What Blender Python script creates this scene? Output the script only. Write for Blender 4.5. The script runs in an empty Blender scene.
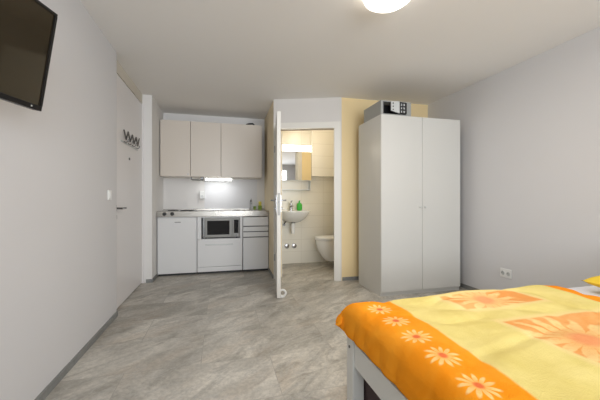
import bpy, bmesh, math, random
from mathutils import Vector, Matrix
PI = math.pi
S = bpy.context.scene
C = S.collection
random.seed(4)

# ---------------------------------------------------------------- camera
YAW = math.atan(80 / 310)
cam = bpy.data.cameras.new('camera')
cam.sensor_width = 36; cam.lens = 18.6; cam.clip_start = .02
co = bpy.data.objects.new('camera', cam); C.objects.link(co)
co.location = (0, 0, 1.065); co.rotation_euler = (PI / 2, 0, -YAW)
S.camera = co

# ---------------------------------------------------------------- world, daylight, exposure
w = bpy.data.worlds.new('world'); S.world = w; w.use_nodes = True
bg = w.node_tree.nodes['Background']
bg.inputs[0].default_value = (.92, .96, 1, 1); bg.inputs[1].default_value = .8
S.view_settings.view_transform = 'Standard'; S.view_settings.look = 'None'
S.view_settings.gamma = 1; S.view_settings.use_curve_mapping = False
S.view_settings.exposure = 0.02

def area(name, loc, rot, sx, sy, power, col):
    l = bpy.data.lights.new(name, 'AREA'); l.shape = 'RECTANGLE'; l.size = sx; l.size_y = sy
    l.energy = power; l.color = col
    o = bpy.data.objects.new(name, l); C.objects.link(o); o.location = loc; o.rotation_euler = rot
    return o
# daylight entering by the wide window behind the camera
sun_ = area('window_daylight', (1.05, -2.02, 1.5), (math.radians(97), 0, 0), 3.0, 1.5, 72, (.90, .95, 1))
sun_.data.spread = math.radians(110)

# ---------------------------------------------------------------- materials
def mat(name, col, rough=.5, metal=0, spec=.5, emit=None, es=0, coat=0):
    m = bpy.data.materials.new(name); m.use_nodes = True
    b = m.node_tree.nodes['Principled BSDF']
    b.inputs['Base Color'].default_value = (*col, 1)
    b.inputs['Roughness'].default_value = rough; b.inputs['Metallic'].default_value = metal
    b.inputs['Specular IOR Level'].default_value = spec
    b.inputs['Coat Weight'].default_value = coat
    if emit: b.inputs['Emission Color'].default_value = (*emit, 1); b.inputs['Emission Strength'].default_value = es
    return m

class NT:
    def __init__(s, m): s.t = m.node_tree; s.b = s.t.nodes['Principled BSDF']
    def n(s, typ, **k):
        x = s.t.nodes.new(typ)
        for a, v in k.items(): setattr(x, a, v)
        return x
    def put(s, sock, v):
        if isinstance(v, bpy.types.NodeSocket): s.t.links.new(v, sock)
        else: sock.default_value = v
    def m(s, op, a, b=0.0, c=0.0):
        x = s.n('ShaderNodeMath', operation=op)
        s.put(x.inputs[0], a); s.put(x.inputs[1], b); s.put(x.inputs[2], c)
        return x.outputs[0]
    def mix(s, f, a, b, bt='MIX'):
        x = s.n('ShaderNodeMix', data_type='RGBA', blend_type=bt)
        s.put(x.inputs[0], f); s.put(x.inputs[6], a); s.put(x.inputs[7], b)
        return x.outputs[2]
    def ss(s, v, lo, hi, o0=0.0, o1=1.0):
        x = s.n('ShaderNodeMapRange', interpolation_type='SMOOTHSTEP')
        s.put(x.inputs[0], v); x.inputs[1].default_value = lo; x.inputs[2].default_value = hi
        x.inputs[3].default_value = o0; x.inputs[4].default_value = o1
        return x.outputs[0]
    def noise(s, vec, scale, detail=4, rough=.5, dist=0):
        x = s.n('ShaderNodeTexNoise'); x.inputs['Scale'].default_value = scale
        x.inputs['Detail'].default_value = detail; x.inputs['Roughness'].default_value = rough
        x.inputs['Distortion'].default_value = dist
        if vec is not None: s.t.links.new(vec, x.inputs['Vector'])
        return x.outputs['Fac']
    def obj(s): return s.n('ShaderNodeTexCoord').outputs['Object']
    def mapping(s, v, loc=(0, 0, 0), rot=(0, 0, 0), sc=(1, 1, 1)):
        x = s.n('ShaderNodeMapping'); s.t.links.new(v, x.inputs[0])
        x.inputs[1].default_value = loc; x.inputs[2].default_value = rot; x.inputs[3].default_value = sc
        return x.outputs[0]
    def bump(s, h, strength, dist=.01):
        x = s.n('ShaderNodeBump'); x.inputs['Strength'].default_value = strength
        x.inputs['Distance'].default_value = dist; s.t.links.new(h, x.inputs['Height'])
        s.t.links.new(x.outputs[0], s.b.inputs['Normal'])
    def color(s, c): s.t.links.new(c, s.b.inputs['Base Color'])

def plaster(name, col):
    m = mat(name, col, .85, spec=.2); t = NT(m)
    v = t.obj(); t.bump(t.noise(v, 90, 3), .08, .004)
    n = t.noise(v, .9, 2); t.color(t.mix(t.ss(n, .3, .7), (*[x * .985 for x in col], 1), (*col, 1)))
    return m
M = {}
M['wall'] = plaster('white_plaster', (.725, .715, .72))
M['ceiling'] = plaster('ceiling_plaster', (.91, .89, .86))
M['yellow_wall'] = plaster('yellow_plaster', (.86, .68, .39))
M['alcove'] = plaster('alcove_plaster', (.86, .84, .82))
M['beige'] = plaster('beige_plaster', (.72, .67, .58))
M['door'] = mat('door_laminate', (.85, .82, .81), .35)
M['frame'] = mat('cream_door_paint', (.80, .775, .72), .4)
M['cab'] = mat('cabinet_white', (.80, .80, .80), .3)
M['upper'] = mat('cabinet_warm_white', (.76, .69, .61), .35)
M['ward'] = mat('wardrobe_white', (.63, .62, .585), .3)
M['dark'] = mat('shadow_gap_black', (.03, .03, .032), .6)
M['black'] = mat('black_plastic', (.015, .015, .016), .35)
M['steel'] = mat('stainless_steel', (.38, .36, .33), .3, 1)
M['chrome'] = mat('chrome', (.42, .42, .43), .28, 1)
M['dsteel'] = mat('dark_steel', (.2, .2, .2), .35, 1)
M['hob'] = mat('hob_plate', (.03, .03, .032), .45)
M['microtrim'] = mat('microwave_silver', (.30, .295, .28), .45, .2)
M['glassblack'] = mat('black_glass', (.012, .012, .014), .06)
M['screen'] = mat('tv_screen', (.022, .016, .009), .07, spec=.6)
M['screen'].node_tree.nodes['Principled BSDF'].inputs['Specular Tint'].default_value = (1, .86, .6, 1)
M['ceramic'] = mat('ceramic_white', (.88, .875, .84), .12)
M['pvc'] = mat('white_plastic', (.86, .86, .84), .35)
M['greyplate'] = mat('grey_box_metal', (.36, .365, .35), .5, .2)
M['lightplate'] = mat('light_grey_metal', (.60, .61, .60), .4, .3)
M['green'] = mat('green_plastic', (.04, .42, .04), .25)
M['lime'] = mat('lime_plastic', (.33, .50, .10), .4)
M['yellowp'] = mat('yellow_sponge', (.80, .70, .12), .7)
M['mirror'] = mat('mirror', (.86, .87, .87), .02, 1)
M['lamp'] = mat('lamp_glass', (.95, .93, .88), .3, emit=(1, .93, .82), es=4)
M['tube'] = mat('light_strip', (1, 1, 1), .3, emit=(.97, 1, .97), es=5)
M['bathtube'] = mat('mirror_light_strip', (1, 1, 1), .3, emit=(1, .95, .84), es=5)
M['bedframe'] = mat('bed_frame_white', (.74, .74, .70), .45)
M['sheet'] = mat('white_sheet', (.80, .80, .84), .85)
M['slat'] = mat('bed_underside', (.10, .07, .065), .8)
M['joint'] = mat('drawer_gap_grey', (.10, .10, .105), .7)
M['plinth'] = mat('plinth_dark', (.05, .05, .05), .6)
M['wooddark'] = mat('cabinet_olive_wood', (.25, .19, .07), .4)

# pane
m = M['glass'] = bpy.data.materials.new('window_glass'); m.use_nodes = True
nt = m.node_tree; nt.nodes.clear()
o_ = nt.nodes.new('ShaderNodeOutputMaterial'); mx = nt.nodes.new('ShaderNodeMixShader')
tr = nt.nodes.new('ShaderNodeBsdfTransparent'); gl = nt.nodes.new('ShaderNodeBsdfGlossy'); gl.inputs['Roughness'].default_value = .02
mx.inputs[0].default_value = .06
nt.links.new(tr.outputs[0], mx.inputs[1]); nt.links.new(gl.outputs[0], mx.inputs[2]); nt.links.new(mx.outputs[0], o_.inputs[0])

# slate-look floor tiles
def slate(name, tiles=True):
    m = mat(name, (.3, .28, .25), .42, spec=.45); t = NT(m); v = t.obj()
    br = t.n('ShaderNodeTexBrick'); br.offset = .5
    t.t.links.new(t.mapping(v, loc=(.12, .14, 0)), br.inputs['Vector'])
    br.inputs['Color1'].default_value = (0, 0, 0, 1); br.inputs['Color2'].default_value = (1, 1, 1, 1)
    br.inputs['Scale'].default_value = 1; br.inputs['Mortar Size'].default_value = .0022
    br.inputs['Mortar Smooth'].default_value = .6
    br.inputs['Brick Width'].default_value = .9; br.inputs['Row Height'].default_value = .45
    # each tile shifts the veining
    sep = t.n('ShaderNodeSeparateColor'); t.t.links.new(br.outputs['Color'], sep.inputs[0])
    cmb = t.n('ShaderNodeCombineXYZ'); t.t.links.new(t.m('MULTIPLY', sep.outputs[0], 3.0), cmb.inputs[2])
    ad = t.n('ShaderNodeVectorMath', operation='ADD'); t.t.links.new(v, ad.inputs[0]); t.t.links.new(cmb.outputs[0], ad.inputs[1])
    base = ad.outputs[0]
    st = t.mapping(t.mapping(base, rot=(0, 0, math.radians(-42))), sc=(.6, 1.7, 1))
    big = t.noise(st, 1.6, 6, .6, .8)
    mid = t.noise(t.mapping(t.mapping(base, rot=(0, 0, math.radians(-36))), sc=(1, 2.6, 1)), 2.2, 8, .68, 1.3)
    fine = t.noise(base, 40, 6, .75)
    vein = t.m('ABSOLUTE', t.m('SUBTRACT', t.noise(st, 3.2, 7, .62, 1.4), .5))
    c = t.mix(t.ss(big, .34, .66), (.35, .325, .28, 1), (.70, .66, .585, 1))
    c = t.mix(t.m('MULTIPLY', t.ss(mid, .44, .66), .72), c, (.24, .222, .19, 1))
    c = t.mix(t.m('MULTIPLY', t.ss(t.noise(st, 2.6, 3), .5, .68), .35), c, (.50, .40, .30, 1))
    c = t.mix(t.m('MULTIPLY', sep.outputs[0], .22), c, (.72, .69, .64, 1))
    c = t.mix(t.ss(vein, 0, .035, .6, 0), c, (.50, .485, .45, 1))
    c = t.mix(t.ss(fine, .36, .62, .26, 0), c, (.12, .115, .105, 1))
    c = t.mix(t.ss(fine, .55, .74, 0, .3), c, (.56, .55, .52, 1))
    if tiles: c = t.mix(t.m('MULTIPLY', br.outputs['Fac'], .45), c, (.19, .18, .165, 1))
    t.color(c)
    h = t.m('ADD', t.m('MULTIPLY', mid, .6), t.m('MULTIPLY', fine, .4))
    if tiles: h = t.m('SUBTRACT', h, t.m('MULTIPLY', br.outputs['Fac'], .3))
    t.bump(h, .45, .008)
    t.t.links.new(t.ss(mid, .3, .7, .34, .52), t.b.inputs['Roughness'])
    return m
M['floor'] = slate('slate_floor_tile')
M['skirt'] = mat('stone_skirting', (.23, .235, .23), .5)
t = NT(M['skirt']); n_ = t.noise(t.obj(), 14, 5, .7); t.color(t.mix(n_, (.15, .155, .15, 1), (.33, .33, .32, 1)))

# bathroom wall tiles
m = M['tile'] = mat('cream_wall_tile', (.86, .83, .74), .22); t = NT(m)
cx = t.n('ShaderNodeSeparateXYZ'); t.t.links.new(t.obj(), cx.inputs[0])
cm = t.n('ShaderNodeCombineXYZ'); t.t.links.new(t.m('ADD', cx.outputs[0], cx.outputs[1]), cm.inputs[0]); t.t.links.new(cx.outputs[2], cm.inputs[1])
br = t.n('ShaderNodeTexBrick'); br.offset = 0; t.t.links.new(cm.outputs[0], br.inputs['Vector'])
br.inputs['Color1'].default_value = (.87, .835, .74, 1); br.inputs['Color2'].default_value = (.85, .815, .715, 1); br.inputs['Mortar'].default_value = (.74, .70, .60, 1)
br.inputs['Scale'].default_value = 1; br.inputs['Mortar Size'].default_value = .003; br.inputs['Brick Width'].default_value = .40; br.inputs['Row Height'].default_value = .20
t.color(br.outputs['Color'])

# brushed steel
t = NT(M['steel']); t.t.links.new(t.ss(t.noise(t.mapping(t.obj(), sc=(4, 200, 4)), 1, 3), .3, .7, .22, .38), t.b.inputs['Roughness'])

# duvet: printed cotton, coordinates are metres on the cloth
def duvet_mat():
    m = mat('flower_print_cotton', (.8, .6, .2), .9, spec=.03); t = NT(m)
    uv = t.n('ShaderNodeUVMap'); uv.uv_map = 'cloth'
    sp = t.n('ShaderNodeSeparateXYZ'); t.t.links.new(uv.outputs[0], sp.inputs[0])
    U, V = sp.outputs[0], sp.outputs[1]
    wob = t.m('MULTIPLY', t.m('SUBTRACT', t.noise(uv.outputs[0], 6, 3), .5), .02)
    wash = t.noise(uv.outputs[0], 4.5, 5, .6, .6)
    yellow = t.mix(t.ss(wash, .3, .7), (.77, .62, .20, 1), (.86, .71, .27, 1))
    orange = t.mix(t.ss(wash, .3, .7), (.95, .30, .012, 1), (1.0, .38, .03, 1))
    panelc = t.mix(t.ss(wash, .3, .7), (.84, .34, .09, 1), (.93, .47, .17, 1))
    def flower(u0, v0, R, npet, vv=None, seed=0.0, squash=1.0, uu=None):
        """returns petal mask, heart mask, radial fraction"""
        du = t.m('SUBTRACT', U if uu is None else uu, u0); dv = vv if vv is not None else t.m('SUBTRACT', V, v0)
        du = t.m('MULTIPLY', du, squash)
        r = t.m('DIVIDE', t.m('SQRT', t.m('ADD', t.m('MULTIPLY', du, du), t.m('MULTIPLY', dv, dv))), R)
        a = t.m('ARCTAN2', dv, du)
        jit = t.m('MULTIPLY', t.m('SUBTRACT', t.noise(uv.outputs[0], 14 + seed, 2), .5), 2.4)
        k = t.m('ABSOLUTE', t.m('COSINE', t.m('ADD', t.m('MULTIPLY', a, npet / 2), jit)))
        edge = t.m('ADD', .30, t.m('MULTIPLY', t.m('POWER', k, .9), .62))
        pet = t.m('MULTIPLY', t.ss(t.m('SUBTRACT', r, edge), -.16, .05, 1, 0), t.ss(t.noise(uv.outputs[0], 45, 3), .25, .55, .55, 1))
        heart = t.ss(r, .12, .32, 1, 0)
        return pet, heart, r
    ub = t.m('ADD', U, wob)
    # the printed border runs slightly askew
    US = t.m('ADD', U, t.m('MULTIPLY', t.m('SUBTRACT', 1.4, V), .055))
    col = yellow
    def rect(u0, u1, v0, v1, soft=.008):
        a = t.ss(ub, u0 - soft, u0 + soft); b = t.ss(ub, u1 - soft, u1 + soft, 1, 0)
        vb = t.m('ADD', V, wob)
        c = t.ss(vb, v0 - soft, v0 + soft); d = t.ss(vb, v1 - soft, v1 + soft, 1, 0)
        return t.m('MULTIPLY', t.m('MULTIPLY', a, b), t.m('MULTIPLY', c, d))
    pale = (.96, .78, .36, 1)
    for (u0, u1, v0, v1, fu, fv, R) in (PAN):
        halo = rect(u0 - .03, u1 + .03, v0 - .03, v1 + .03, .02)
        col = t.mix(t.m('MULTIPLY', halo, .45), col, (.95, .70, .36, 1))
        rr = rect(u0, u1, v0, v1)
        pc = panelc
        p, hrt, r = flower(fu, fv, R, 15, seed=.7)
        pc = t.mix(t.m('MULTIPLY', p, t.ss(r, .15, .95, .35, .75)), pc, pale)
        pc = t.mix(t.m('MULTIPLY', hrt, .5), pc, (.86, .20, .10, 1))
        col = t.mix(rr, col, pc)
    foot = t.ss(t.m('ADD', US, wob), FU0 - .006, FU0 + .006, 1, 0)
    oc = orange
    dvr = t.m('SUBTRACT', t.m('MULTIPLY', t.m('FRACT', t.m('DIVIDE', t.m('SUBTRACT', V, FV0), FS)), FS), FS / 2)
    p, hrt, r = flower(FUC, 0, .066, 11, vv=dvr, uu=US)
    oc = t.mix(t.m('MULTIPLY', p, t.ss(r, .2, .9, .4, .8)), oc, (.98, .76, .34, 1))
    oc = t.mix(t.m('MULTIPLY', hrt, .9), oc, (.80, .14, .05, 1))
    col = t.mix(foot, col, oc)
    head = t.ss(ub, HU0 - .006, HU0 + .006)
    col = t.mix(head, col, orange)
    t.color(col)
    h = t.m('ADD', t.noise(uv.outputs[0], 260, 2), t.m('MULTIPLY', t.noise(uv.outputs[0], 14, 4, .6, .8), 2.2))
    t.bump(h, .45, .006)
    return m
# panels u0,u1,v0,v1, flower centre, radius ; u = room X on the top, v = room Y
PAN = [(1.11, 1.57, 1.20, 1.385, 1.30, 1.29, .21), (1.13, 1.72, .55, 1.03, 1.28, .82, .25), (1.11, 1.57, .18, .44, 1.3, .3, .21)]
FU0 = .838; FUC = .73; FV0 = .705 - .075; FS = .152; HU0 = 1.84
M['duvet'] = duvet_mat()
M['pillow'] = mat('yellow_pillow_cotton', (.88, .62, .06), .85, spec=.2)
t = NT(M['pillow']); t.bump(t.noise(t.obj(), 20, 4), .3, .01)

# ---------------------------------------------------------------- mesh helpers
def bm_(): return bmesh.new()
def bx(b, x0, x1, y0, y1, z0, z1, bev=0, seg=2):
    r = bmesh.ops.create_cube(b, size=1)
    vs = r['verts']
    for v in vs:
        v.co.x = x0 + (v.co.x + .5) * (x1 - x0); v.co.y = y0 + (v.co.y + .5) * (y1 - y0); v.co.z = z0 + (v.co.z + .5) * (z1 - z0)
    if bev > 0:
        es = {e for v in vs for e in v.link_edges}
        bmesh.ops.bevel(b, geom=list(es), offset=bev, segments=seg, profile=.5, affect='EDGES', clamp_overlap=True)
    return b
def box(*a, **k): return bx(bm_(), *a, **k)
def cyl(b, p0, p1, r0, r1=None, n=20, caps=True):
    p0 = Vector(p0); p1 = Vector(p1); r1 = r0 if r1 is None else r1
    d = p1 - p0; q = d.to_track_quat('Z', 'Y').to_matrix().to_4x4()
    bmesh.ops.create_cone(b, cap_ends=caps, segments=n, radius1=r0, radius2=r1, depth=d.length,
                          matrix=Matrix.Translation((p0 + p1) / 2) @ q)
    return b
def tube(b, pts, r, n=10):
    pts = [Vector(p) for p in pts]; rings = []
    for i, p in enumerate(pts):
        d = (pts[min(i + 1, len(pts) - 1)] - pts[max(i - 1, 0)]).normalized()
        q = d.to_track_quat('Z', 'Y')
        rings.append([b.verts.new(p + q @ Vector((r * math.cos(2 * PI * k / n), r * math.sin(2 * PI * k / n), 0))) for k in range(n)])
    # align rings
    for i in range(1, len(rings)):
        best = min(range(n), key=lambda s: sum((rings[i][(k + s) % n].co - rings[i - 1][k].co).length for k in range(n)))
        rings[i] = rings[i][best:] + rings[i][:best]
    for a, c in zip(rings, rings[1:]):
        for k in range(n): b.faces.new((a[k], a[(k + 1) % n], c[(k + 1) % n], c[k]))
    b.faces.new(rings[0][::-1]); b.faces.new(rings[-1])
    return b
def lathe(b, prof, c=(0, 0, 0), n=40, sx=1, sy=1):
    rings = []
    for r, z in prof:
        if r < 1e-6: rings.append([b.verts.new((c[0], c[1], c[2] + z))])
        else: rings.append([b.verts.new((c[0] + r * sx * math.cos(2 * PI * k / n), c[1] + r * sy * math.sin(2 * PI * k / n), c[2] + z)) for k in range(n)])
    for a, d in zip(rings, rings[1:]):
        for k in range(n):
            k2 = (k + 1) % n
            if len(a) == 1 and len(d) == 1: continue
            if len(a) == 1: b.faces.new((a[0], d[k2], d[k]))
            elif len(d) == 1: b.faces.new((a[k], a[k2], d[0]))
            else: b.faces.new((a[k], a[k2], d[k2], d[k]))
    return b
def loft(b, rings, cap=True):
    R = [[b.verts.new(p) for p in r] for r in rings]; n = len(R[0])
    for a, c in zip(R, R[1:]):
        for k in range(n): b.faces.new((a[k], a[(k + 1) % n], c[(k + 1) % n], c[k]))
    if cap: b.faces.new(R[0][::-1]); b.faces.new(R[-1])
    return b
def prism(b, poly, z0, z1):
    return loft(b, [[(x, y, z0) for x, y in poly], [(x, y, z1) for x, y in poly]])
def obj(name, b, m, parent=None, smooth=False, **props):
    bmesh.ops.recalc_face_normals(b, faces=b.faces)
    me = bpy.data.meshes.new(name); 
    if smooth:
        for f in b.faces: f.smooth = True
    b.to_mesh(me); b.free()
    me.materials.append(m)
    if smooth and hasattr(me, 'set_sharp_from_angle'): me.set_sharp_from_angle(angle=math.radians(40))
    o = bpy.data.objects.new(name, me); C.objects.link(o)
    if parent is not None:
        o.parent = parent
        o.matrix_parent_inverse = parent.matrix_basis.inverted()
    for k, v in props.items(): o[k] = v
    return o
def struct(name, b, m, parent=None, **k): return obj(name, b, m, parent, kind='structure', **k)
def thing(name, label, cat, loc=(0, 0, 0), rz=0, group=None):
    o = bpy.data.objects.new(name, None); C.objects.link(o); o.empty_display_size = .1
    o.location = loc; o.rotation_euler = (0, 0, rz)
    o['label'] = label; o['category'] = cat
    if group: o['group'] = group
    bpy.context.view_layer.update()
    return o
def tag(o, label, cat, group=None):
    o['label'] = label; o['category'] = cat
    if group: o['group'] = group
    return o

# ================================================================= ROOM
H = 2.42
LX, RX, BY = -.92, 2.87, -1.9     # left wall, right wall, wall behind the camera
KX0, KX1, KY = -.852, .725, 5.20   # kitchen alcove
struct('floor', box(-1.2, 3.2, -2.1, 5.4, -.1, 0), M['floor'])
struct('ceiling', box(-1.2, 3.2, -2.1, 5.4, H, H + .1), M['ceiling'])
b = box(LX - .2, LX, BY - .1, 3.18, 0, H)
struct('wall_left', b, M['wall'])
struct('wall_left_recess', box(LX - .2, LX - .10, 3.18, 4.36, 0, H), M['wall'])
struct('trim_1', box(LX - .10, LX - .045, 3.18, 4.36, 2.30, H), M['beige'])
struct('wall_left_pillar', box(LX - .2, KX0, 4.36, KY + .1, 0, H), M['alcove'])
struct('wall_kitchen', box(KX0, KX1 + .08, KY, KY + .1, 0, H), M['alcove'])
# diagonal wall with the bathroom doorway
A = Vector((.70, 4.14)); Bp = Vector((1.555, 3.828)); u = (Bp - A).normalized(); nrm = Vector((-u.y, u.x)); L = (Bp - A).length
TH = .10
def dpt(s, d=0): p = A + u * s + nrm * d; return (p.x, p.y)
S0, S1, DH = .055, .826, 2.03
struct('wall_partition', prism(bm_(), [(.703, 4.145), (KX1 + .10, 4.20), (KX1 + .10, KY), (KX1, KY)], 0, H), plaster('cream_plaster', (.86, .74, .53)))
b = prism(bm_(), [dpt(0), dpt(S0), dpt(S0, TH), dpt(.03, TH)], 0, DH)
prism(b, [dpt(S1), dpt(L), dpt(L + .02, TH), dpt(S1, TH)], 0, DH)
prism(b, [dpt(0), dpt(L), dpt(L + .02, TH), dpt(.03, TH)], DH, H)
struct('wall_doorway', b, plaster('doorway_plaster', (.72, .69, .66)))
struct('wall_far', box(Bp.x, RX + .1, Bp.y, Bp.y + .1, 0, H), M['yellow_wall'])
struct('wall_right', box(RX, RX + .1, BY - .1, Bp.y, 0, H), M['wall'])
# wall behind the camera with a wide window
WX0, WX1, WZ0, WZ1 = -.45, 2.55, .80, 2.25
b = box(LX, RX, BY - .1, BY, 0, WZ0)
bx(b, LX, RX, BY - .1, BY, WZ1, H); bx(b, LX, WX0, BY - .1, BY, WZ0, WZ1); bx(b, WX1, RX, BY - .1, BY, WZ0, WZ1)
struct('wall_back', b, M['wall'])
fr = None
b = box(WX0, WX1, BY - .08, BY - .02, WZ0, WZ0 + .06); bx(b, WX0, WX1, BY - .08, BY - .02, WZ1 - .06, WZ1)
for x in (WX0, (WX0 + WX1) / 2 - .03, WX1 - .06): bx(b, x, x + .06, BY - .08, BY - .02, WZ0 + .06, WZ1 - .06)
fr = struct('window_1', b, M['pvc'])
struct('window_pane', box(WX0 + .06, WX1 - .06, BY - .055, BY - .049, WZ0 + .06, WZ1 - .06), M['glass'], fr)
# bathroom shell
BB = 5.07
struct('wall_bathroom_back', box(KX1 + .10, 2.05, BB, KY, 0, H), M['tile'])
struct('wall_bathroom_right', box(1.95, 2.05, Bp.y + .1, BB, 0, H), M['tile'])
struct('wall_bathroom_left', box(KX1 + .10, KX1 + .11, 4.22, BB, 0, H), M['tile'])
# skirting
SH = .044
struct('baseboard_left', box(LX, LX + .012, BY, 3.18, 0, SH), M['skirt'])
struct('baseboard_pillar', prism(bm_(), [(LX, 4.348), (KX0 + .012, 4.348), (KX0 + .012, 4.62), (KX0, 4.62), (KX0, 4.36), (LX, 4.36)], 0, SH), M['skirt'])
struct('baseboard_right', box(RX - .012, RX, BY, Bp.y - .012, 0, SH), M['skirt'])
struct('baseboard_far', box(Bp.x + .01, RX, Bp.y - .012, Bp.y, 0, SH), M['skirt'])
struct('baseboard_partition', prism(bm_(), [(.694, 4.16), (.704, 4.16), (KX1 - .010, 4.62), (KX1 - .022, 4.62)], 0, SH), M['skirt'])
# entrance door in the left wall, flush tall leaf
dr = struct('door_1', box(LX - .085, LX - .045, 3.195, 4.345, .012, 2.29, bev=.003), M['door'])
b = cyl(bm_(), (LX - .045, 3.30, .985), (LX + .012, 3.30, .985), .009)
tube(b, [(LX + .010, 3.292, .985), (LX + .014, 3.33, .985), (LX + .012, 3.42, .985)], .010)
bx(b, LX - .045, LX - .038, 3.275, 3.325, .955, 1.015, bev=.003)
obj('door_handle', b, M['dsteel'], dr, True)
b = cyl(bm_(), (LX - .045, 3.30, .90), (LX - .036, 3.30, .90), .024)
obj('lock_cylinder', b, M['chrome'], dr, True)
b = cyl(bm_(), (LX - .045, 3.76, 1.515), (LX - .037, 3.76, 1.515), .014)
obj('peephole', b, M['dsteel'], dr, True)
struct('trim_2', box(LX - .10, LX - .03, 4.345, 4.36, 0, 2.30), M['door'])
# coat hooks: one zigzag of dark wire on the door leaf
t0 = thing('coat_hook_rail', 'dark zigzag wire coat hook rail mounted high on the white entrance door', 'coat hooks', (LX - .045, 3.78, 1.70))
pts = [(3.48, 1.775), (3.555, 1.69), (3.63, 1.785), (3.705, 1.695), (3.79, 1.785), (3.86, 1.70), (3.95, 1.79), (4.02, 1.70), (4.09, 1.80)]
x = LX - .020
b = bm_()
for p, q in zip(pts, pts[1:]): tube(b, [(x, p[0], p[1]), (x, q[0], q[1])], .0075, 8)
obj('zigzag_wire', b, M['dsteel'], t0, True)
b = box(LX - .045, LX - .039, 3.46, 4.11, 1.655, 1.672, bev=.002)
obj('back_strip', b, M['lightplate'], t0)
for y, z in pts[1::2]:
    obj('hook', tube(bm_(), [(LX - .042, y, z - .02), (LX - .02, y, z - .03), (LX - .004, y, z - .02), (LX + .002, y, z + .006)], .005, 8), M['dsteel'], t0, True)
# light switch on left wall
t0 = thing('light_switch', 'small white light switch on the left wall beside the entrance door', 'light switch', (LX, 2.98, 1.11))
obj('cover_plate', box(LX, LX + .010, 2.94, 3.02, 1.065, 1.15, bev=.003), M['pvc'], t0)
obj('rocker', box(LX + .010, LX + .015, 2.958, 3.002, 1.082, 1.132, bev=.002), M['pvc'], t0)

# ---------------- bathroom doorway casing and leaf
FRT = .016
b = bm_()
def dprism(b, s0, s1, d0, d1, z0, z1): return prism(b, [dpt(s0, d0), dpt(s1, d0), dpt(s1, d1), dpt(s0, d1)], z0, z1)
dprism(b, S1, S1 + .070, -FRT, 0, 0, DH + .07); dprism(b, .003, S0, -FRT, 0, 0, DH + .07); dprism(b, S0, S1, -FRT, 0, DH, DH + .07)
dprism(b, S1 - .012, S1, -FRT, TH, 0, DH); dprism(b, S0, S0 + .012, 0, TH, 0, DH); dprism(b, S0 + .012, S1 - .012, -FRT, TH, DH - .012, DH)
struct('trim_3', b, M['frame'])
b = bm_(); dprism(b, S0 + .012, S0 + .016, -.004, TH - .02, .03, DH - .012)
struct('trim_4', dprism(b, S0 + .016, S1 - .016, TH - .03, TH - .02, DH - .018, DH - .012), mat('door_seal_brown', (.22, .13, .07), .6))
b = bm_(); dprism(b, S1 - .016, S1 - .012, -.002, TH - .02, .0, DH - .012)
struct('trim_5', b, M['frame'])
# leaf: hinge (.715,4.03) to near edge (.59,3.285)
hp = Vector((.715, 4.105)); ep = Vector((.592, 3.287)); lu = (ep - hp).normalized(); ln = Vector((-lu.y, lu.x))  # ln points to +X side
if ln.x < 0: ln = -ln
LT = .042
def lp(s, d): p = hp + lu * s + ln * d; return (p.x, p.y)
LL = (ep - hp).length
leaf = struct('door_2', prism(bm_(), [lp(0, 0), lp(LL, 0), lp(LL, LT), lp(0, LT)], .008, DH - .01), M['frame'])
bmod = leaf.modifiers.new('bevel', 'BEVEL'); bmod.width = .003; bmod.segments = 2
def lprism(b, s0, s1, d0, d1, z0, z1): return prism(b, [lp(s0, d0), lp(s1, d0), lp(s1, d1), lp(s0, d1)], z0, z1)
for sd, dd in ((-1, 0), (1, LT)):
    b = bm_()
    g = lambda s, d: lp(s, dd + sd * d)
    lprism(b, LL - .075, LL - .035, dd, dd + sd * .007, .93, 1.12)
    pa = [(*g(LL - .055, .004), 1.062), (*g(LL - .055, .045), 1.062), (*g(LL - .060, .056), 1.062), (*g(LL - .10, .058), 1.062), (*g(LL - .17, .056), 1.062)]
    tube(b, pa, .009)
    cyl(b, (*g(LL - .055, .005), .975), (*g(LL - .055, .022), .975), .011)
    obj('door_handle', b, M['chrome'], leaf, True)
b = bm_(); lprism(b, LL, LL + .0025, .009, LT - .009, .90, 1.14)
obj('lock_plate', b, mat('lock_plate_steel', (.45, .45, .44), .6, .6), leaf)
b = bm_(); lprism(b, LL + .0025, LL + .010, .014, LT - .014, 1.035, 1.055)
obj('latch', b, M['dsteel'], leaf)
for z in (.25, 1.7):
    b = bm_(); p = lp(-.005, -.006); cyl(b, (*p, z), (*p, z + .09), .008)
    obj('hinge', b, M['chrome'], leaf, True)
# ring shaped rubber stop beside the leaf
t0 = thing('door_stop', 'white ring shaped door stop at the foot of the open bathroom door', 'door stop', (.66, 3.33, 0))
b = bm_(); cc = Vector((.664, 3.335, .047)); rt = []
ax = Vector((math.cos(-YAW), math.sin(-YAW), 0))
n1, n2 = 28, 10
vs = [[b.verts.new(cc + (ax * math.cos(2 * PI * i / n1) + Vector((0, 0, 1)) * math.sin(2 * PI * i / n1)) * (.034 + .012 * math.cos(2 * PI * j / n2)) + Vector((-ax.y, ax.x, 0)) * .012 * math.sin(2 * PI * j / n2)) for j in range(n2)] for i in range(n1)]
for i in range(n1):
    for j in range(n2): b.faces.new((vs[i][j], vs[(i + 1) % n1][j], vs[(i + 1) % n1][(j + 1) % n2], vs[i][(j + 1) % n2]))
obj('ring', b, M['pvc'], t0, True)
obj('foot', box(.645, .685, 3.32, 3.35, 0, .006, bev=.002), M['pvc'], t0)

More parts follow.
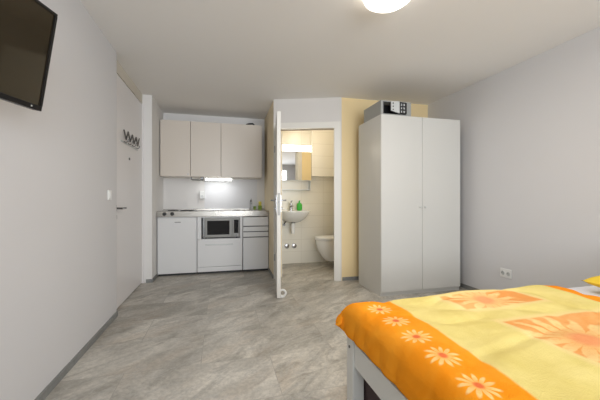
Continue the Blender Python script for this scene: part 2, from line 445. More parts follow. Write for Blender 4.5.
# ================================================================= KITCHEN
FY = 4.66           # front plane of the units
def unit_shell(b, x0, x1, z0, z1, y0=None, y1=KY, t=.016, top=True):
    y0 = FY if y0 is None else y0
    bx(b, x0, x0 + t, y0, y1, z0, z1); bx(b, x1 - t, x1, y0, y1, z0, z1)
    bx(b, x0 + t, x1 - t, y0, y1, z0, z0 + t)
    if top: bx(b, x0 + t, x1 - t, y0, y1, z1 - t, z1)
    bx(b, x0 + t, x1 - t, y1 - t, y1, z0 + t, z1 - t)
    return b
TOPZ = .825
G = .004
kx = [-.842, -.318, .325, .716]
def front(parent, name, x0, x1, z0, z1, m=M['cab'], y=FY): return obj(name, box(x0, x1, y - .020, y - .001, z0, z1, bev=.0025), m, parent)
# fridge
t0 = thing('fridge', 'white undercounter fridge under the hob at the left end of the kitchenette', 'fridge', ((kx[0] + kx[1]) / 2, 4.9, 0))
obj('body', unit_shell(bm_(), kx[0], kx[1] - .004, .03, TOPZ), M['cab'], t0)
d = front(t0, 'door', kx[0] + .008, kx[1] - .016, .035, TOPZ - .012)
obj('badge', box(-.615, -.535, FY - .0235, FY - .020, .748, .757, bev=.001), M['dsteel'], d)
obj('plinth', box(kx[0] + .01, kx[1] - .02, FY + .03, FY + .05, 0, .03), M['plinth'], t0)
# middle unit
t0 = thing('base_cabinet', 'white kitchen cabinet with open microwave niche above a wide slotted drawer', 'cabinet', (0, 4.9, 0))
b = bm_(); x0, x1 = kx[1] + .004, kx[2] - .004
unit_shell(b, x0, x1, .03, TOPZ); bx(b, x0 + .016, x1 - .016, FY, KY - .016, .487, .505)
obj('body', b, M['cab'], t0)
# face frame of niche
for a, c in ((x0, x0 + .055), (x1 - .035, x1)): obj('niche_frame', box(a, c, FY - .018, FY - .001, .506, TOPZ - .008), M['cab'], t0)
d = front(t0, 'drawer', x0 + .002, x1 - .002, .105, .498)
obj('recessed_handle', box(-.205, .185, FY - .0245, FY - .020, .410, .432, bev=.002), M['lightplate'], d, label='grey slot handle')
front(t0, 'kick_panel', x0 + .002, x1 - .002, .035, .101)
obj('plinth', box(x0 + .01, x1 - .01, FY + .03, FY + .05, 0, .03), M['plinth'], t0)
# microwave
t0 = thing('microwave', 'small silver microwave with black window inside the cabinet niche', 'microwave', (.02, 4.9, .505))
mx0, mx1, mz0, mz1 = -.240, .280, .512, .808
obj('body', box(mx0, mx1, FY + .012, FY + .34, mz0 + .006, mz1, bev=.004), M['microtrim'], t0)
obj('left_edge', box(mx0, mx0 + .030, FY - .006, FY + .012, mz0 + .012, mz1, bev=.002), M['dsteel'], t0)
d = obj('door', box(mx0 + .032, .175, FY - .010, FY + .012, mz0 + .012, mz1, bev=.004), M['microtrim'], t0)
obj('window', box(-.178, .135, FY - .013, FY - .010, .562, .765, bev=.001), M['glassblack'], d)
d2 = obj('control_panel', box(.179, mx1, FY - .008, FY + .012, mz0 + .012, mz1, bev=.003), M['microtrim'], t0)
obj('display', box(.198, .264, FY - .011, FY - .008, .58, .775, bev=.001), M['glassblack'], d2)
obj('knob', cyl(bm_(), (.232, FY - .008, .552), (.232, FY - .022, .552), .013), M['dsteel'], d2, True)
for fx in (mx0 + .04, mx1 - .04):
    obj('foot', cyl(bm_(), (fx, FY + .06, .505), (fx, FY + .06, .518), .012), M['black'], t0)
# sink unit
t0 = thing('drawer_cabinet', 'white sink cabinet with two shallow drawers above a door, rightmost base unit', 'cabinet', (.5, 4.9, 0))
x0, x1 = kx[2] + .004, kx[3]
obj('body', unit_shell(bm_(), x0, x1, .03, TOPZ, top=False), M['cab'], t0)
obj('gap_panel', box(x0 + .005, x1 - .005, FY - .004, FY - .0005, .035, TOPZ - .012), M['joint'], t0)
def front2(name, z0, z1):
    return obj(name, box(x0 + .003, x1 - .012, FY - .022, FY - .004, z0, z1, bev=.002), M['cab'], t0)
front2('top_panel', .682, TOPZ - .012)
for z0, z1 in ((.600, .668), (.520, .588)):
    d = front2('drawer', z0, z1)
front2('door', .035, .506)
obj('plinth', box(x0 + .01, x1 - .01, FY + .03, FY + .05, 0, .03), M['plinth'], t0)
# stainless worktop with basin hole
t0 = thing('worktop', 'stainless steel kitchenette worktop with raised rear lip across the base units', 'worktop', (-.08, 4.9, TOPZ))
WY0 = FY - .03; X0, X1 = KX0 + .002, KX1 - .002; sx0, sx1, sy0, sy1 = .24, .60, 4.74, 5.06
b = bx(bm_(), X0, sx0, WY0, KY - .002, TOPZ + .002, TOPZ + .080, bev=.003)
bx(b, sx1, X1, WY0, KY - .002, TOPZ + .002, TOPZ + .080); bx(b, sx0, sx1, WY0, sy0, TOPZ + .002, TOPZ + .080); bx(b, sx0, sx1, sy1, KY - .002, TOPZ + .002, TOPZ + .080)
bx(b, X0, X1, KY - .012, KY - .002, TOPZ + .080, TOPZ + .100)
obj('top', b, M['steel'], t0)
b = bm_()
tz = TOPZ + .081
R0 = [(sx0, sy0), (sx1, sy0), (sx1, sy1), (sx0, sy1)]
def rr(x0, x1, y0, y1, r, z, n=5):
    out = []
    for cx_, cy_, a0 in ((x1 - r, y1 - r, 0), (x0 + r, y1 - r, 90), (x0 + r, y0 + r, 180), (x1 - r, y0 + r, 270)):
        for k in range(n + 1):
            a = math.radians(a0 + 90 * k / n); out.append((cx_ + r * math.cos(a), cy_ + r * math.sin(a), z))
    return out
loft(b, [rr(sx0 - .015, sx1 + .015, sy0 - .015, sy1 + .015, .03, tz), rr(sx0 + .002, sx1 - .002, sy0 + .002, sy1 - .002, .04, tz + .002),
         rr(sx0 + .006, sx1 - .006, sy0 + .006, sy1 - .006, .05, tz - .01), rr(sx0 + .02, sx1 - .02, sy0 + .02, sy1 - .02, .06, tz - .14)], cap=False)
bmesh.ops.holes_fill(b, edges=[e for e in b.edges if e.is_boundary and all(abs(v.co.z - (tz - .14)) < 1e-4 for v in e.verts)])
obj('sink_basin', b, M['steel'], t0, True)
b = bm_()
for i in range(7): bx(b, -.02 + i * .03, -.008 + i * .03, 4.78, 5.06, tz - .002, tz + .003, bev=.001)
obj('drainer_ribs', b, M['steel'], t0)
for cx_, cy_, r in ((-.68, 4.98, .075), (-.48, 4.88, .09)):
    b = lathe(bm_(), [(0, .012), (r * .3, .012), (r * .32, .010), (r * .9, .012), (r, .008), (r + .006, .0), (0, 0)], (cx_, cy_, tz - .002))
    obj('hob_plate', b, M['hob'], t0, True)
for kx_ in (-.745, -.645):
    b = cyl(bm_(), (kx_, WY0, TOPZ + .045), (kx_, WY0 - .022, TOPZ + .045), .027, .024)
    bx(b, kx_ - .003, kx_ + .003, WY0 - .027, WY0 - .020, TOPZ + .029, TOPZ + .061)
    obj('hob_knob', b, M['black'], t0, True)
# dark-handled pan-like utensil lying on the front edge
t0 = thing('spatula', 'dark utensil lying at the front edge of the steel worktop beside the hob', 'kitchen utensil', (-.38, 4.68, tz))
b = bm_(); tube(b, [(-.44, 4.75, tz + .008), (-.39, 4.70, tz + .010), (-.37, 4.665, tz + .010)], .008)
obj('handle', b, M['black'], t0, True)
b = loft(bm_(), [[(-.375, 4.64, tz + .002), (-.315, 4.66, tz + .002), (-.315, 4.66, tz + .006), (-.375, 4.64, tz + .006)], [(-.395, 4.69, tz + .004), (-.335, 4.715, tz + .004), (-.335, 4.715, tz + .012), (-.395, 4.69, tz + .012)]])
obj('blade', b, M['dsteel'], t0)
# tap
t0 = thing('kitchen_tap', 'slim chrome tap with dark top at the rear edge of the kitchen sink', 'tap', (.49, 5.11, tz))
b = cyl(bm_(), (.49, 5.11, tz), (.49, 5.11, tz + .13), .021, .018); tube(b, [(.49, 5.11, tz + .095), (.49, 5.04, tz + .125), (.49, 4.98, tz + .115), (.49, 4.97, tz + .095)], .010)
obj('spout', b, M['chrome'], t0, True)
b = cyl(bm_(), (.49, 5.11, tz + .13), (.49, 5.11, tz + .155), .019, .014); tube(b, [(.49, 5.11, tz + .150), (.49, 5.07, tz + .172)], .006)
obj('lever', b, M['dsteel'], t0, True)
def cup(x, y, r, h, m, lab, cat, nm='cup'):
    t0 = thing(nm, lab, cat, (x, y, tz))
    obj('vessel', lathe(bm_(), [(0, 0), (r * .82, 0), (r, h), (r - .004, h), (r * .82 - .004, .005), (0, .005)], (x, y, tz)), m, t0, True)
    return t0
cup(.555, 5.135, .026, .055, M['lime'], 'plain green cup on the worktop just right of the kitchen tap', 'cup')
t0 = cup(.640, 5.125, .034, .065, M['lime'], 'green pot holding a yellow sponge in the right corner of the worktop', 'pot', 'sponge_pot')
b = bm_()
o_ = tag(obj('sponge', box(.618, .662, 5.108, 5.142, tz + .008, tz + .135, bev=.012, seg=3), M['yellowp'], None, True), 'yellow sponge standing upright in the green pot by the sink', 'sponge')
# backsplash panel
struct('trim_6', box(-.24, .60, KY - .006, KY - .0005, TOPZ + .101, 1.40), mat('splash_panel', (.80, .80, .82), .6))
# socket on splashback
t0 = thing('wall_socket', 'white socket box on the kitchen splashback under the upper cabinets', 'socket', (-.26, KY - .006, 1.14))
obj('cover_plate', box(-.315, -.235, KY - .045, KY - .006, 1.085, 1.205, bev=.006), M['pvc'], t0)
obj('outlet_face', cyl(bm_(), (-.275, KY - .045, 1.12), (-.275, KY - .048, 1.12), .022), M['lightplate'], t0, True)
# upper cabinets
UY = 4.85; ux = [KX0 + .012, -.424, .014, .637]; UZ0, UZ1 = 1.412, 2.232
for i, lab in enumerate(('leftmost cream white wall cabinet above the fridge', 'middle cream white wall cabinet above the kitchenette, narrower than its right neighbour', 'widest cream white wall cabinet above the kitchenette, at the right end')):
    x0, x1 = ux[i] + .002, ux[i + 1] - .002
    t0 = thing('wall_cabinet', lab, 'cabinet', ((x0 + x1) / 2, 5.0, UZ0), group='upper kitchen cabinets')
    obj('body', unit_shell(bm_(), x0, x1, UZ0, UZ1, UY + .018, KY), M['upper'], t0)
    d = obj('door', box(x0 + .001, x1 - .001, UY - .001, UY + .017, UZ0 + .002, UZ1 - .001, bev=.0025), M['upper'], t0)
    if i == 0: obj('knob', cyl(bm_(), (x1 - .03, UY - .001, UZ0 + .035), (x1 - .03, UY - .014, UZ0 + .035), .008), M['chrome'], d, True)
# dark clip on cabinets
b = tube(bm_(), [(.40, 4.93, UZ1 + .014), (.44, 4.90, UZ1 + .025), (.50, 4.90, UZ1 + .03), (.52, 4.93, UZ1 + .015)], .014)
tag(obj('cable_coil', b, M['black'], None, True), 'small black cable lying on top of the right wall cabinet', 'cable')
# under cabinet light
t0 = thing('under_cabinet_light', 'bright tube light mounted under the kitchen wall cabinets', 'light', (-.02, 4.98, UZ0))
obj('housing', box(-.24, .20, 4.955, 5.02, UZ0 - .018, UZ0 - .0005, bev=.003), M['pvc'], t0)
obj('tube', box(-.215, .175, 4.95, 5.015, UZ0 - .045, UZ0 - .018, bev=.008), M['tube'], t0)
la = area('kitchen_tube_light', (-.02, 4.98, UZ0 - .052), (0, 0, 0), .40, .05, .9, (.97, .985, 1)); la.parent = t0; la.matrix_parent_inverse = t0.matrix_basis.inverted()
t0 = thing('paper_roll_holder', 'dark metal holder bar hanging under the left part of the wall cabinets', 'roll holder', (-.32, 4.95, UZ0))
b = tube(bm_(), [(-.42, 4.95, UZ0 - .001), (-.42, 4.95, UZ0 - .035), (-.40, 4.95, UZ0 - .042), (-.25, 4.95, UZ0 - .042)], .008)
obj('bar', b, M['dsteel'], t0, True)
obj('end_cap', box(-.285, -.245, 4.93, 4.975, UZ0 - .036, UZ0 - .0005, bev=.004), M['dsteel'], t0)

# ================================================================= BATHROOM
# basin
t0 = thing('washbasin', 'white wall hung ceramic washbasin with rounded bowl in the bathroom', 'washbasin', (1.14, BB, .75))
def half(w, d, z, n=22):
    out = []
    for k in range(n + 1):
        a = PI * k / n; e = .62
        cx_ = math.copysign(abs(math.cos(a)) ** e, math.cos(a)); sy = math.sin(a) ** .75 if k not in (0, n) else 0
        out.append((1.165 - w * 1.10 * cx_, BB - .001 - d * sy, z))
    out += [(1.09 + w, BB - .001, z)][:0]
    return out
zt = .892
b = bm_()
loft(b, [half(.05, .10, zt - .205), half(.12, .22, zt - .18), half(.18, .32, zt - .125), half(.225, .385, zt - .055), half(.235, .40, zt - .025), half(.25, .42, zt - .022), half(.25, .42, zt), half(.235, .405, zt + .001)])
obj('bowl', b, M['ceramic'], t0, True)
b = loft(bm_(), [half(.22, .385, zt + .0015), half(.19, .34, zt + .0018)], cap=True)
obj('bowl_hollow', b, M['ceramic'], t0, True)
b = tube(bm_(), [(1.15, BB - .16, zt - .165), (1.15, BB - .16, .68), (1.15, BB - .16, .64)], .022); cyl(b, (1.15, BB - .16, .67), (1.15, BB - .16, .52), .034, .030); tube(b, [(1.15, BB - .15, .62), (1.15, BB - .07, .62), (1.15, BB, .62)], .018)
obj('siphon', b, M['pvc'], t0, True)
b = tube(bm_(), [(1.02, BB, .66), (1.02, BB - .07, .66), (1.03, BB - .11, .70), (1.06, BB - .14, .74)], .010); cyl(b, (1.02, BB - .05, .66), (1.02, BB - .09, .66), .020); cyl(b, (1.15, BB - .16, .69), (1.15, BB - .16, .725), .036)
obj('angle_valve', b, M['dsteel'], t0, True)
t0 = thing('basin_tap', 'chrome mixer tap standing on the bathroom washbasin', 'tap', (1.125, BB - .10, zt))
b = cyl(bm_(), (1.125, BB - .12, zt), (1.125, BB - .12, zt + .12), .026, .023); tube(b, [(1.125, BB - .12, zt + .06), (1.125, BB - .20, zt + .085), (1.125, BB - .25, zt + .075)], .013)
obj('body', b, M['chrome'], t0, True)
obj('lever', tube(bm_(), [(1.125, BB - .12, zt + .12), (1.125, BB - .13, zt + .145), (1.125, BB - .20, zt + .16)], .010), M['chrome'], t0, True)
t0 = thing('soap_bottle', 'round green soap bottle on the rim of the bathroom washbasin', 'bottle', (1.262, BB - .14, zt))
obj('bottle_body', lathe(bm_(), [(0, 0), (.036, 0), (.045, .02), (.046, .09), (.036, .115), (.016, .125), (.016, .135), (0, .135)], (1.262, BB - .14, zt + .002)), M['green'], t0, True)
b = cyl(bm_(), (1.262, BB - .14, zt + .137), (1.262, BB - .14, zt + .158), .012); tube(b, [(1.262, BB - .14, zt + .160), (1.262, BB - .18, zt + .160)], .006)
obj('pump', b, M['green'], t0, True)
for i, (cx_, lab) in enumerate(((1.082, 'left one of two round chrome pipe caps low on the bathroom wall'), (1.208, 'right one of two round chrome pipe caps low on the bathroom wall'))):
    b = lathe(bm_(), [(0, .02), (.020, .02), (.038, .014), (.042, 0), (0, 0)], (0, 0, 0), 28)
    bmesh.ops.rotate(b, verts=b.verts, matrix=Matrix.Rotation(PI / 2, 3, 'X')); bmesh.ops.translate(b, verts=b.verts, vec=(cx_, BB - .0005, .295))
    tag(obj('pipe_cap', b, M['chrome'], None, True), lab, 'pipe cap', 'round pipe caps under the basin')
# mirror cabinet with light band
t0 = thing('mirror_cabinet', 'mirror cabinet with glowing light band and low shelf above the washbasin', 'mirror cabinet', (1.21, BB, 1.22))
mx0, mx1 = .955, 1.468; MY = BB - .13
obj('body', box(mx0, mx1, MY + .004, BB - .0005, 1.385, 1.965, bev=.003), M['pvc'], t0)
obj('mirror_door', box(mx0, mx1, MY - .004, MY + .004, 1.392, 1.862), M['mirror'], t0)
obj('light_band', box(mx0, mx1, MY - .012, MY + .004, 1.865, 1.962, bev=.004), M['bathtube'], t0)
b = box(mx0, mx1, MY + .02, BB - .0005, 1.228, 1.238); bx(b, mx1 - .012, mx1, MY + .02, BB - .0005, 1.238, 1.385); bx(b, mx0, mx0 + .012, MY + .02, BB - .0005, 1.238, 1.385)
obj('shelf', b, M['lightplate'], t0)
la = area('mirror_band_light', (1.21, MY - .03, 1.93), (-PI / 2 + .5, 0, 0), .5, .07, 3, (1, .90, .72)); la.parent = t0; la.matrix_parent_inverse = t0.matrix_basis.inverted()
la.rotation_euler = (math.radians(-60), 0, 0)
la.rotation_euler = (math.radians(60), 0, PI)
# boxed-in tiled bulkhead to the right of the mirror
struct('wall_bathroom_bulkhead', box(1.475, 1.95, BB - .14, BB, 1.462, H), M['tile'])
# bathroom ceiling lamp
t0 = thing('bathroom_ceiling_lamp', 'small warm glowing ceiling lamp inside the bathroom', 'lamp', (1.35, 4.5, H))
obj('base', lathe(bm_(), [(0, 0), (.12, 0), (.12, -.02), (0, -.02)], (1.35, 4.5, H - .0005)), M['pvc'], t0, True)
obj('lamp_shade', lathe(bm_(), [(.115, -.02), (.11, -.045), (.07, -.065), (0, -.072)], (1.35, 4.5, H)), M['lamp'], t0, True)
l = bpy.data.lights.new('bath_lamp_light', 'POINT'); l.energy = 3; l.color = (1, .86, .64); l.shadow_soft_size = .10
lo = bpy.data.objects.new('bath_lamp_light', l); C.objects.link(lo); lo.location = (1.35, 4.5, H - .20); lo.parent = t0; lo.matrix_parent_inverse = t0.matrix_basis.inverted()
# toilet on the right wall, pointing left
TY = 4.70; TX = 1.95
t0 = thing('toilet', 'white wall hung toilet with closed lid in the bathroom', 'toilet', (TX, TY, .1))
def bowl_ring(x0, hw, z, n=24, sq=.8):
    out = []
    for k in range(n):
        a = 2 * PI * k / n; cx_ = math.cos(a); sy = math.sin(a)
        L_ = (TX - .001 - x0) / 2; mid = x0 + L_
        if cx_ < 0: px = mid + L_ * cx_; py = hw * math.copysign(abs(sy) ** .9, sy)
        else: px = mid + L_ * abs(cx_) ** .45; py = hw * math.copysign(abs(sy) ** .45, sy)
        out.append((px, TY + py, z))
    return out
b = loft(bm_(), [bowl_ring(1.675, .09, .085), bowl_ring(1.615, .13, .105), bowl_ring(1.565, .150, .17), bowl_ring(1.510, .168, .27), bowl_ring(1.480, .178, .36), bowl_ring(1.470, .182, .43), bowl_ring(1.480, .174, .432)])
obj('bowl', b, M['ceramic'], t0, True)
b = loft(bm_(), [bowl_ring(1.465, .178, .4335), bowl_ring(1.457, .186, .438), bowl_ring(1.457, .186, .450), bowl_ring(1.465, .178, .454)])
obj('seat', b, M['pvc'], t0, True)
b = loft(bm_(), [bowl_ring(1.465, .180, .456), bowl_ring(1.460, .184, .460), bowl_ring(1.465, .178, .476), bowl_ring(1.535, .12, .485)])
obj('lid', b, M['pvc'], t0, True)
obj('flush_plate', box(TX - .014, TX, TY - .11, TY + .11, .92, 1.07, bev=.004), M['pvc'], None)
tag(bpy.data.objects['flush_plate'], 'white flush plate on the bathroom side wall above the toilet', 'flush plate')

# ================================================================= WARDROBE
wx0, wx1, wy0, wy1, wh = 1.712, 2.745, 3.07, 3.64, 2.01
t0 = thing('wardrobe', 'tall white two door wardrobe standing in the corner by the yellow wall', 'wardrobe', ((wx0 + wx1) / 2, wy0, 0))
b = bm_(); tt = .018
bx(b, wx0, wx0 + tt, wy0 + .018, wy1, .0, wh); bx(b, wx1 - tt, wx1, wy0 + .018, wy1, 0, wh)
bx(b, wx0 + tt, wx1 - tt, wy0 + .018, wy1, wh - tt, wh); bx(b, wx0 + tt, wx1 - tt, wy0 + .018, wy1, .07, .07 + tt); bx(b, wx0 + tt, wx1 - tt, wy1 - .006, wy1, .088, wh - tt)
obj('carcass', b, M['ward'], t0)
obj('plinth', box(wx0 + tt, wx1 - tt, wy0 + .022, wy0 + .036, .0, .068), M['ward'], t0)
xm = (wx0 + wx1) / 2 + .002
for s_, (a, c) in ((1, (wx0 + .001, xm - .002)), (-1, (xm + .002, wx1 - .001))):
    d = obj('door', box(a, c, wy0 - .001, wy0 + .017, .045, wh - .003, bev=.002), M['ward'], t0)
    kx_ = c - .030 if s_ == 1 else a + .030
    obj('knob', lathe(bm_(), [(0, 0), (.006, 0), (.006, .010), (.011, .014), (.011, .020), (0, .022)]), M['lightplate'], d, True)
    k = C.objects[-1] if False else d.children[-1]
    k.data.transform(Matrix.Translation((kx_, wy0 - .001, .985)) @ Matrix.Rotation(PI / 2, 4, 'X'))

# grey box on the wardrobe
t0 = thing('grey_metal_box', 'grey metal box with black openings lying on top of the white wardrobe', 'box', (1.9, 3.28, wh))
gx0, gx1, gy0, gy1, gz0, gz1 = 1.716, 2.095, 3.085, 3.50, wh, wh + .158
b = bm_(); th = .012
bx(b, gx0, gx1, gy0, gy1, gz0, gz0 + th); bx(b, gx0, gx1, gy0, gy1, gz1 - th, gz1); bx(b, gx0, gx0 + .03, gy0, gy1, gz0 + th, gz1 - th)
bx(b, gx1 - .065, gx1, gy0, gy1, gz0 + th, gz1 - th); bx(b, gx0 + .03, gx1 - .065, gy0 + .14, gy1, gz0 + th, gz1 - th)
obj('casing', b, M['greyplate'], t0)
obj('dark_recess', box(gx0 + .03, gx1 - .065, gy0 + .125, gy0 + .139, gz0 + th, gz1 - th), M['black'], t0)
b = loft(bm_(), [[(gx0 + .125, gy0 - .004, gz0 + .05), (gx0 + .225, gy0 - .014, gz0 + .022), (gx0 + .225, gy0 + .002, gz0 + .022), (gx0 + .125, gy0 + .010, gz0 + .05)],
                 [(gx0 + .125, gy0 - .004, gz1 - .004), (gx0 + .225, gy0 - .014, gz1 - .002), (gx0 + .225, gy0 + .002, gz1 - .002), (gx0 + .125, gy0 + .010, gz1 - .004)]])
fl = obj('front_flap', b, M['lightplate'], t0, label='light grey front flap')
for zc in (.055, .09, .125): obj('slot', box(gx0 + .142, gx0 + .154, gy0 - .010, gy0 - .003, gz0 + zc, gz0 + zc + .014, bev=.001), M['dark'], fl)
b = bm_()
bx(b, gx0 + .228, gx0 + .238, gy0 - .018, gy0, gz0 + .02, gz1 - .008); bx(b, gx0 + .300, gx0 + .312, gy0 - .018, gy0, gz0 + .02, gz1 - .014)
for zc in (.02, .058, .096, .136): bx(b, gx0 + .238, gx0 + .300, gy0 - .018, gy0, gz0 + zc, gz0 + zc + .010)
bx(b, gx0 + .264, gx0 + .270, gy0 - .016, gy0 - .004, gz0 + .03, gz0 + .136)
obj('window_grille', b, M['black'], t0)
obj('grille_backing', box(gx0 + .238, gx0 + .300, gy0 - .002, gy0 + .006, gz0 + .024, gz1 - .016), M['lightplate'], t0)

# outlet on right wall
t0 = thing('wall_outlet', 'white double power outlet low on the right wall behind the bed', 'outlet', (RX, 2.575, .31))
obj('cover_plate', box(RX - .010, RX, 2.512, 2.638, .262, .352, bev=.003), M['pvc'], t0)
for y in (2.543, 2.607):
    b = cyl(bm_(), (RX - .0105, y, .307), (RX - .013, y, .307), .022, .020, 24)
    d = obj('socket_face', b, M['lightplate'], t0, True)
    b = bm_()
    for dy, dz in ((-.009, 0), (.009, 0), (0, .008)): cyl(b, (RX - .013, y + dy, .307 + dz), (RX - .0135, y + dy, .307 + dz), .0035, n=10)
    obj('pin_holes', b, M['dark'], d)

# ================================================================= CEILING LAMP
lx, ly = 1.045, 1.79
t0 = thing('ceiling_lamp', 'round glowing white glass ceiling lamp in the middle of the room', 'lamp', (lx, ly, H))
obj('base', lathe(bm_(), [(0, 0), (.125, 0), (.125, -.03), (0, -.03)], (lx, ly, H - .0005)), M['pvc'], t0, True)
obj('lamp_shade', lathe(bm_(), [(.125, -.012), (.145, -.018), (.157, -.038), (.149, -.060), (.12, -.080), (.07, -.092), (0, -.096)], (lx, ly, H), 56), M['lamp'], t0, True)
l = bpy.data.lights.new('ceiling_lamp_light', 'AREA'); l.energy = 16; l.color = (1, .94, .87); l.shape = 'DISK'; l.size = .3
lo = bpy.data.objects.new('ceiling_lamp_light', l); C.objects.link(lo); lo.location = (lx, ly, H - .115); lo.parent = t0; lo.matrix_parent_inverse = t0.matrix_basis.inverted()

# ================================================================= TELEVISION
ang = math.radians(15.5); tau = math.radians(9.8)
dh = Vector((math.sin(ang), math.cos(ang), 0)); nn = Vector((math.cos(ang), -math.sin(ang), 0))
up = (Vector((0, 0, math.cos(tau))) + nn * math.sin(tau)); fn = up.cross(dh) * -1
if fn.dot(nn) < 0: fn = -fn
k_ = .92; TW, THh = .665, .405
Pc = Vector((-.78 * k_, 1.636 * k_, 1.065 + (1.462 - 1.065) * k_))   # bottom far corner
mtv = Matrix(((dh.x, -fn.x, up.x, Pc.x), (dh.y, -fn.y, up.y, Pc.y), (dh.z, -fn.z, up.z, Pc.z), (0, 0, 0, 1)))   # local x along width, y into back, z up
t0 = thing('television', 'black flat television tilted down on a bracket on the left wall', 'television', Pc)
def tv(name, b, m, par=t0):
    bmesh.ops.transform(b, matrix=mtv, verts=b.verts); return obj(name, b, m, par)
hs = tv('housing', box(-TW, 0, .002, .034, 0, THh, bev=.004), M['black'])
b = box(-TW, 0, -.006, .002, 0, .020, bev=.002); bx(b, -TW, 0, -.006, .002, THh - .011, THh, bev=.002); bx(b, -TW, -TW + .011, -.006, .002, .02, THh - .011); bx(b, -.011, 0, -.006, .002, .02, THh - .011)
tv('bezel', b, mat('tv_bezel', (.008, .007, .007), .45, spec=.25))
tv('screen', box(-TW + .011, -.011, -.001, .0025, .02, THh - .011), M['screen'])
tv('sensor', box(-.052, -.046, -.0068, -.006, .007, .013), M['lightplate'])
bc = mtv @ Vector((-TW / 2 - .1, .034, THh / 2))
b = bm_(); cyl(b, bc, (LX + .012, bc.y + .01, bc.z), .018); bx(b, LX, LX + .012, bc.y - .05, bc.y + .07, bc.z - .1, bc.z + .1)
obj('wall_bracket', b, M['black'], t0)

# ================================================================= BED
bx0, bx1, by0, by1 = .625, 2.72, .06, 1.47
t0 = thing('bed', 'white framed double bed with low footboard rail standing by the right wall', 'bed', ((bx0 + bx1) / 2, (by0 + by1) / 2, 0))
for (x, y) in ((bx0, by1 - .075), (bx0, by0), (bx1 - .06, by1 - .075), (bx1 - .06, by0)):
    lg = obj('leg', box(x, x + .06, y, y + .075, 0, .40 if x < 1 else .75, bev=.004), M['bedframe'], t0)
    if x < 1:
        obj('bolt_cap', cyl(bm_(), (x, y + .038, .335), (x - .003, y + .038, .335), .007), M['dsteel'], lg, True)
fb = obj('footboard', box(bx0 + .008, bx0 + .040, by0 + .075, by1 - .075, .252, .365, bev=.003), M['bedframe'], t0)
obj('cap_rail', box(bx0 + .014, bx0 + .050, by0 + .076, by1 - .076, .372, .390, bev=.002), M['bedframe'], fb)
obj('rail_groove', box(bx0 + .018, bx0 + .040, by0 + .077, by1 - .077, .365, .372), M['joint'], fb)
for y0_ in (by0 + .02, by1 - .05): obj('side_rail', box(bx0 + .06, bx1 - .06, y0_, y0_ + .03, .205, .38, bev=.003), M['bedframe'], t0)
obj('headboard', box(bx1 - .045, bx1 - .015, by0 + .075, by1 - .075, .2, .73, bev=.004), M['bedframe'], t0)
b = bm_()
for i in range(16): bx(b, bx0 + .10 + i * .12, bx0 + .17 + i * .12, by0 + .05, by1 - .05, .262, .28)
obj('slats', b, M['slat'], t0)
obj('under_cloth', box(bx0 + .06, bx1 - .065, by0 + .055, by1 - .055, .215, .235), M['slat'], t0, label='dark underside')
def softbox(name, x0, x1, y0, y1, z0, z1, m, lab, cat, r=.04):
    b = box(x0, x1, y0, y1, z0, z1, bev=r, seg=4); return tag(obj(name, b, m, None, True), lab, cat)
softbox('mattress', bx0 + .05, bx1 - .065, by0 + .004, by1 - .006, .392, .525, M['sheet'], 'white sheeted mattress under the flowered duvet, bare at the head end', 'mattress')
tag(obj('underbed_dark_filler', box(.692, 1.55, .22, 1.43, .0, .20, bev=.008), mat('underbed_dark_brown', (.07, .045, .045), .9), None), 'dark brown filler block added under the bed to darken the gap', 'dark filler')  # dark block added so the space below the foot rail reads dark
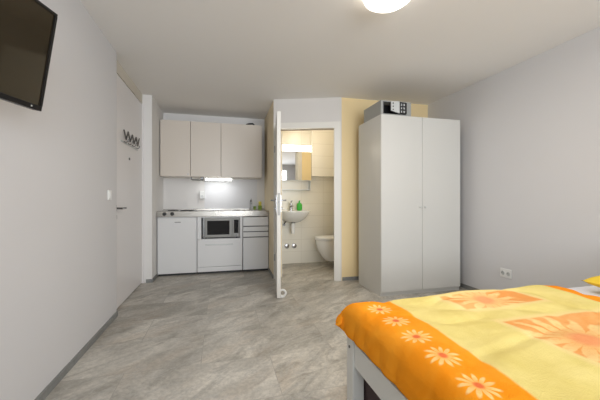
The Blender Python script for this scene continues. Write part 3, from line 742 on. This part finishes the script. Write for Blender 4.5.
# ---- duvet
random.seed(11)
from mathutils import noise as mn
ZT = .550
def duvet():
    u0, u1, v0, v1 = .495, 1.99, -.07, 1.57      # cloth extents (unfolded), top spans X .595.. and Y ..1.455
    EX, EY0, EY1 = .612, .04, 1.462              # where the cloth turns down
    NU, NV = 150, 170
    b = bmesh.new(); uvl = b.loops.layers.uv.new('cloth'); grid = []; uvs = {}
    def fold(d, R):  # d = distance past the start of the bend; returns (outward, down)
        if d <= 0: return d, 0
        a = d / R
        if a < PI / 2: return R * math.sin(a), R * (1 - math.cos(a))
        return R, R + (d - R * PI / 2)
    R = .055
    for i in range(NU + 1):
        row = []
        for j in range(NV + 1):
            U = u0 + (u1 - u0) * i / NU; V = v0 + (v1 - v0) * j / NV
            dx = (EX + R) - U
            ox, dzx = fold(dx, R)
            x = EX + R - ox
            dy = V - (EY1 - R); dy2 = (EY0 + R) - V
            if dy > 0: oy, dzy = fold(dy, R); y = EY1 - R + oy
            elif dy2 > 0: oy, dzy = fold(dy2, R); y = EY0 + R - oy
            else: y = V; dzy = 0
            mn_ = min(dzx, dzy)
            dz = max(dzx, dzy) + .10 * mn_
            z = ZT - dz
            q = Vector((U * 3.2, V * 3.2, 0))
            wv = mn.noise(q) * .012 + mn.noise(q * 2.3 + Vector((7, 1, 0))) * .006
            # soft creases
            cr = abs(mn.noise(Vector((U * 2.2 + V * 1.2, V * 3.4 - U, 3.3)))) ; wv -= .010 * max(0, 1 - cr * 6)
            top = max(0, 1 - dz * 14)
            puff = .013 * math.sin(PI * min(1, max(0, (U - .5) / 1.49))) ** .5
            z += (wv + puff) * top
            # hanging folds
            hang = max(0, min(1, (dz - .02) / .08))
            if dzx >= dzy:
                ph = math.sin(V * 21 + 1.5 * math.sin(V * 5)) * .007 + math.sin(V * 47 + U * 19) * .002
                x += (-abs(ph) * .9 - .010) * hang
            if dzy > dzx or mn_ > 0:
                sgn = 1 if dy > 0 else -1
                y += sgn * (abs(math.sin(U * 19) * .009) + .004) * hang
            # diagonal cloth drag at the far foot corner
            cdist = math.hypot(U - .5, V - 1.6)
            z += .04 * math.exp(-(cdist / .12) ** 2); x -= .02 * math.exp(-(cdist / .16) ** 2)
            # round head end
            he = max(0, U - (u1 - .05)) / .05
            z -= .02 * he * he
            vtx = b.verts.new((x, y, z))
            row.append(vtx); uvs[vtx] = (U, V)
        grid.append(row)
    for i in range(NU):
        for j in range(NV):
            f = b.faces.new((grid[i][j], grid[i + 1][j], grid[i + 1][j + 1], grid[i][j + 1])); f.smooth = True
            for lo_ in f.loops: lo_[uvl].uv = uvs[lo_.vert]
    me = bpy.data.meshes.new('duvet'); b.normal_update(); b.to_mesh(me); b.free(); me.materials.append(M['duvet'])
    o = bpy.data.objects.new('duvet', me); C.objects.link(o)
    sd = o.modifiers.new('thick', 'SOLIDIFY'); sd.thickness = .018; sd.offset = -1
    return o
dv = duvet(); tag(dv, 'orange and yellow duvet printed with daisies spread over the bed', 'duvet')
# ---- pillow
def pillow(x0, x1, y0, y1, zc, h):
    b = bmesh.new(); n = 30; T = []; Bm = []
    for i in range(n + 1):
        rt, rb = [], []
        for j in range(n + 1):
            a = i / n * 2 - 1; c = j / n * 2 - 1
            pin = 1 - .07 * (1 - abs(a) ** 2) * abs(c) ** 3; pin2 = 1 - .07 * (1 - abs(c) ** 2) * abs(a) ** 3
            X = (x0 + x1) / 2 + a * pin2 * (x1 - x0) / 2; Y = (y0 + y1) / 2 + c * pin * (y1 - y0) / 2
            th = h / 2 * ((1 - a ** 4) * (1 - c ** 4)) ** .5 + mn.noise(Vector((X * 5, Y * 5, 0))) * .008 * (1 - a * a) * (1 - c * c)
            rt.append(b.verts.new((X, Y, zc + th))); 
            rb.append(rt[-1] if (i in (0, n) or j in (0, n)) else b.verts.new((X, Y, zc - th * .75)))
        T.append(rt); Bm.append(rb)
    for i in range(n):
        for j in range(n):
            b.faces.new((T[i][j], T[i + 1][j], T[i + 1][j + 1], T[i][j + 1]))
            q = (Bm[i][j], Bm[i][j + 1], Bm[i + 1][j + 1], Bm[i + 1][j])
            try: b.faces.new(q)
            except ValueError: pass
    return b
tag(obj('pillow', pillow(2.06, 2.60, .66, 1.36, .590, .13), M['pillow'], None, True), 'plain yellow pillow lying at the head of the bed near the right wall', 'pillow')
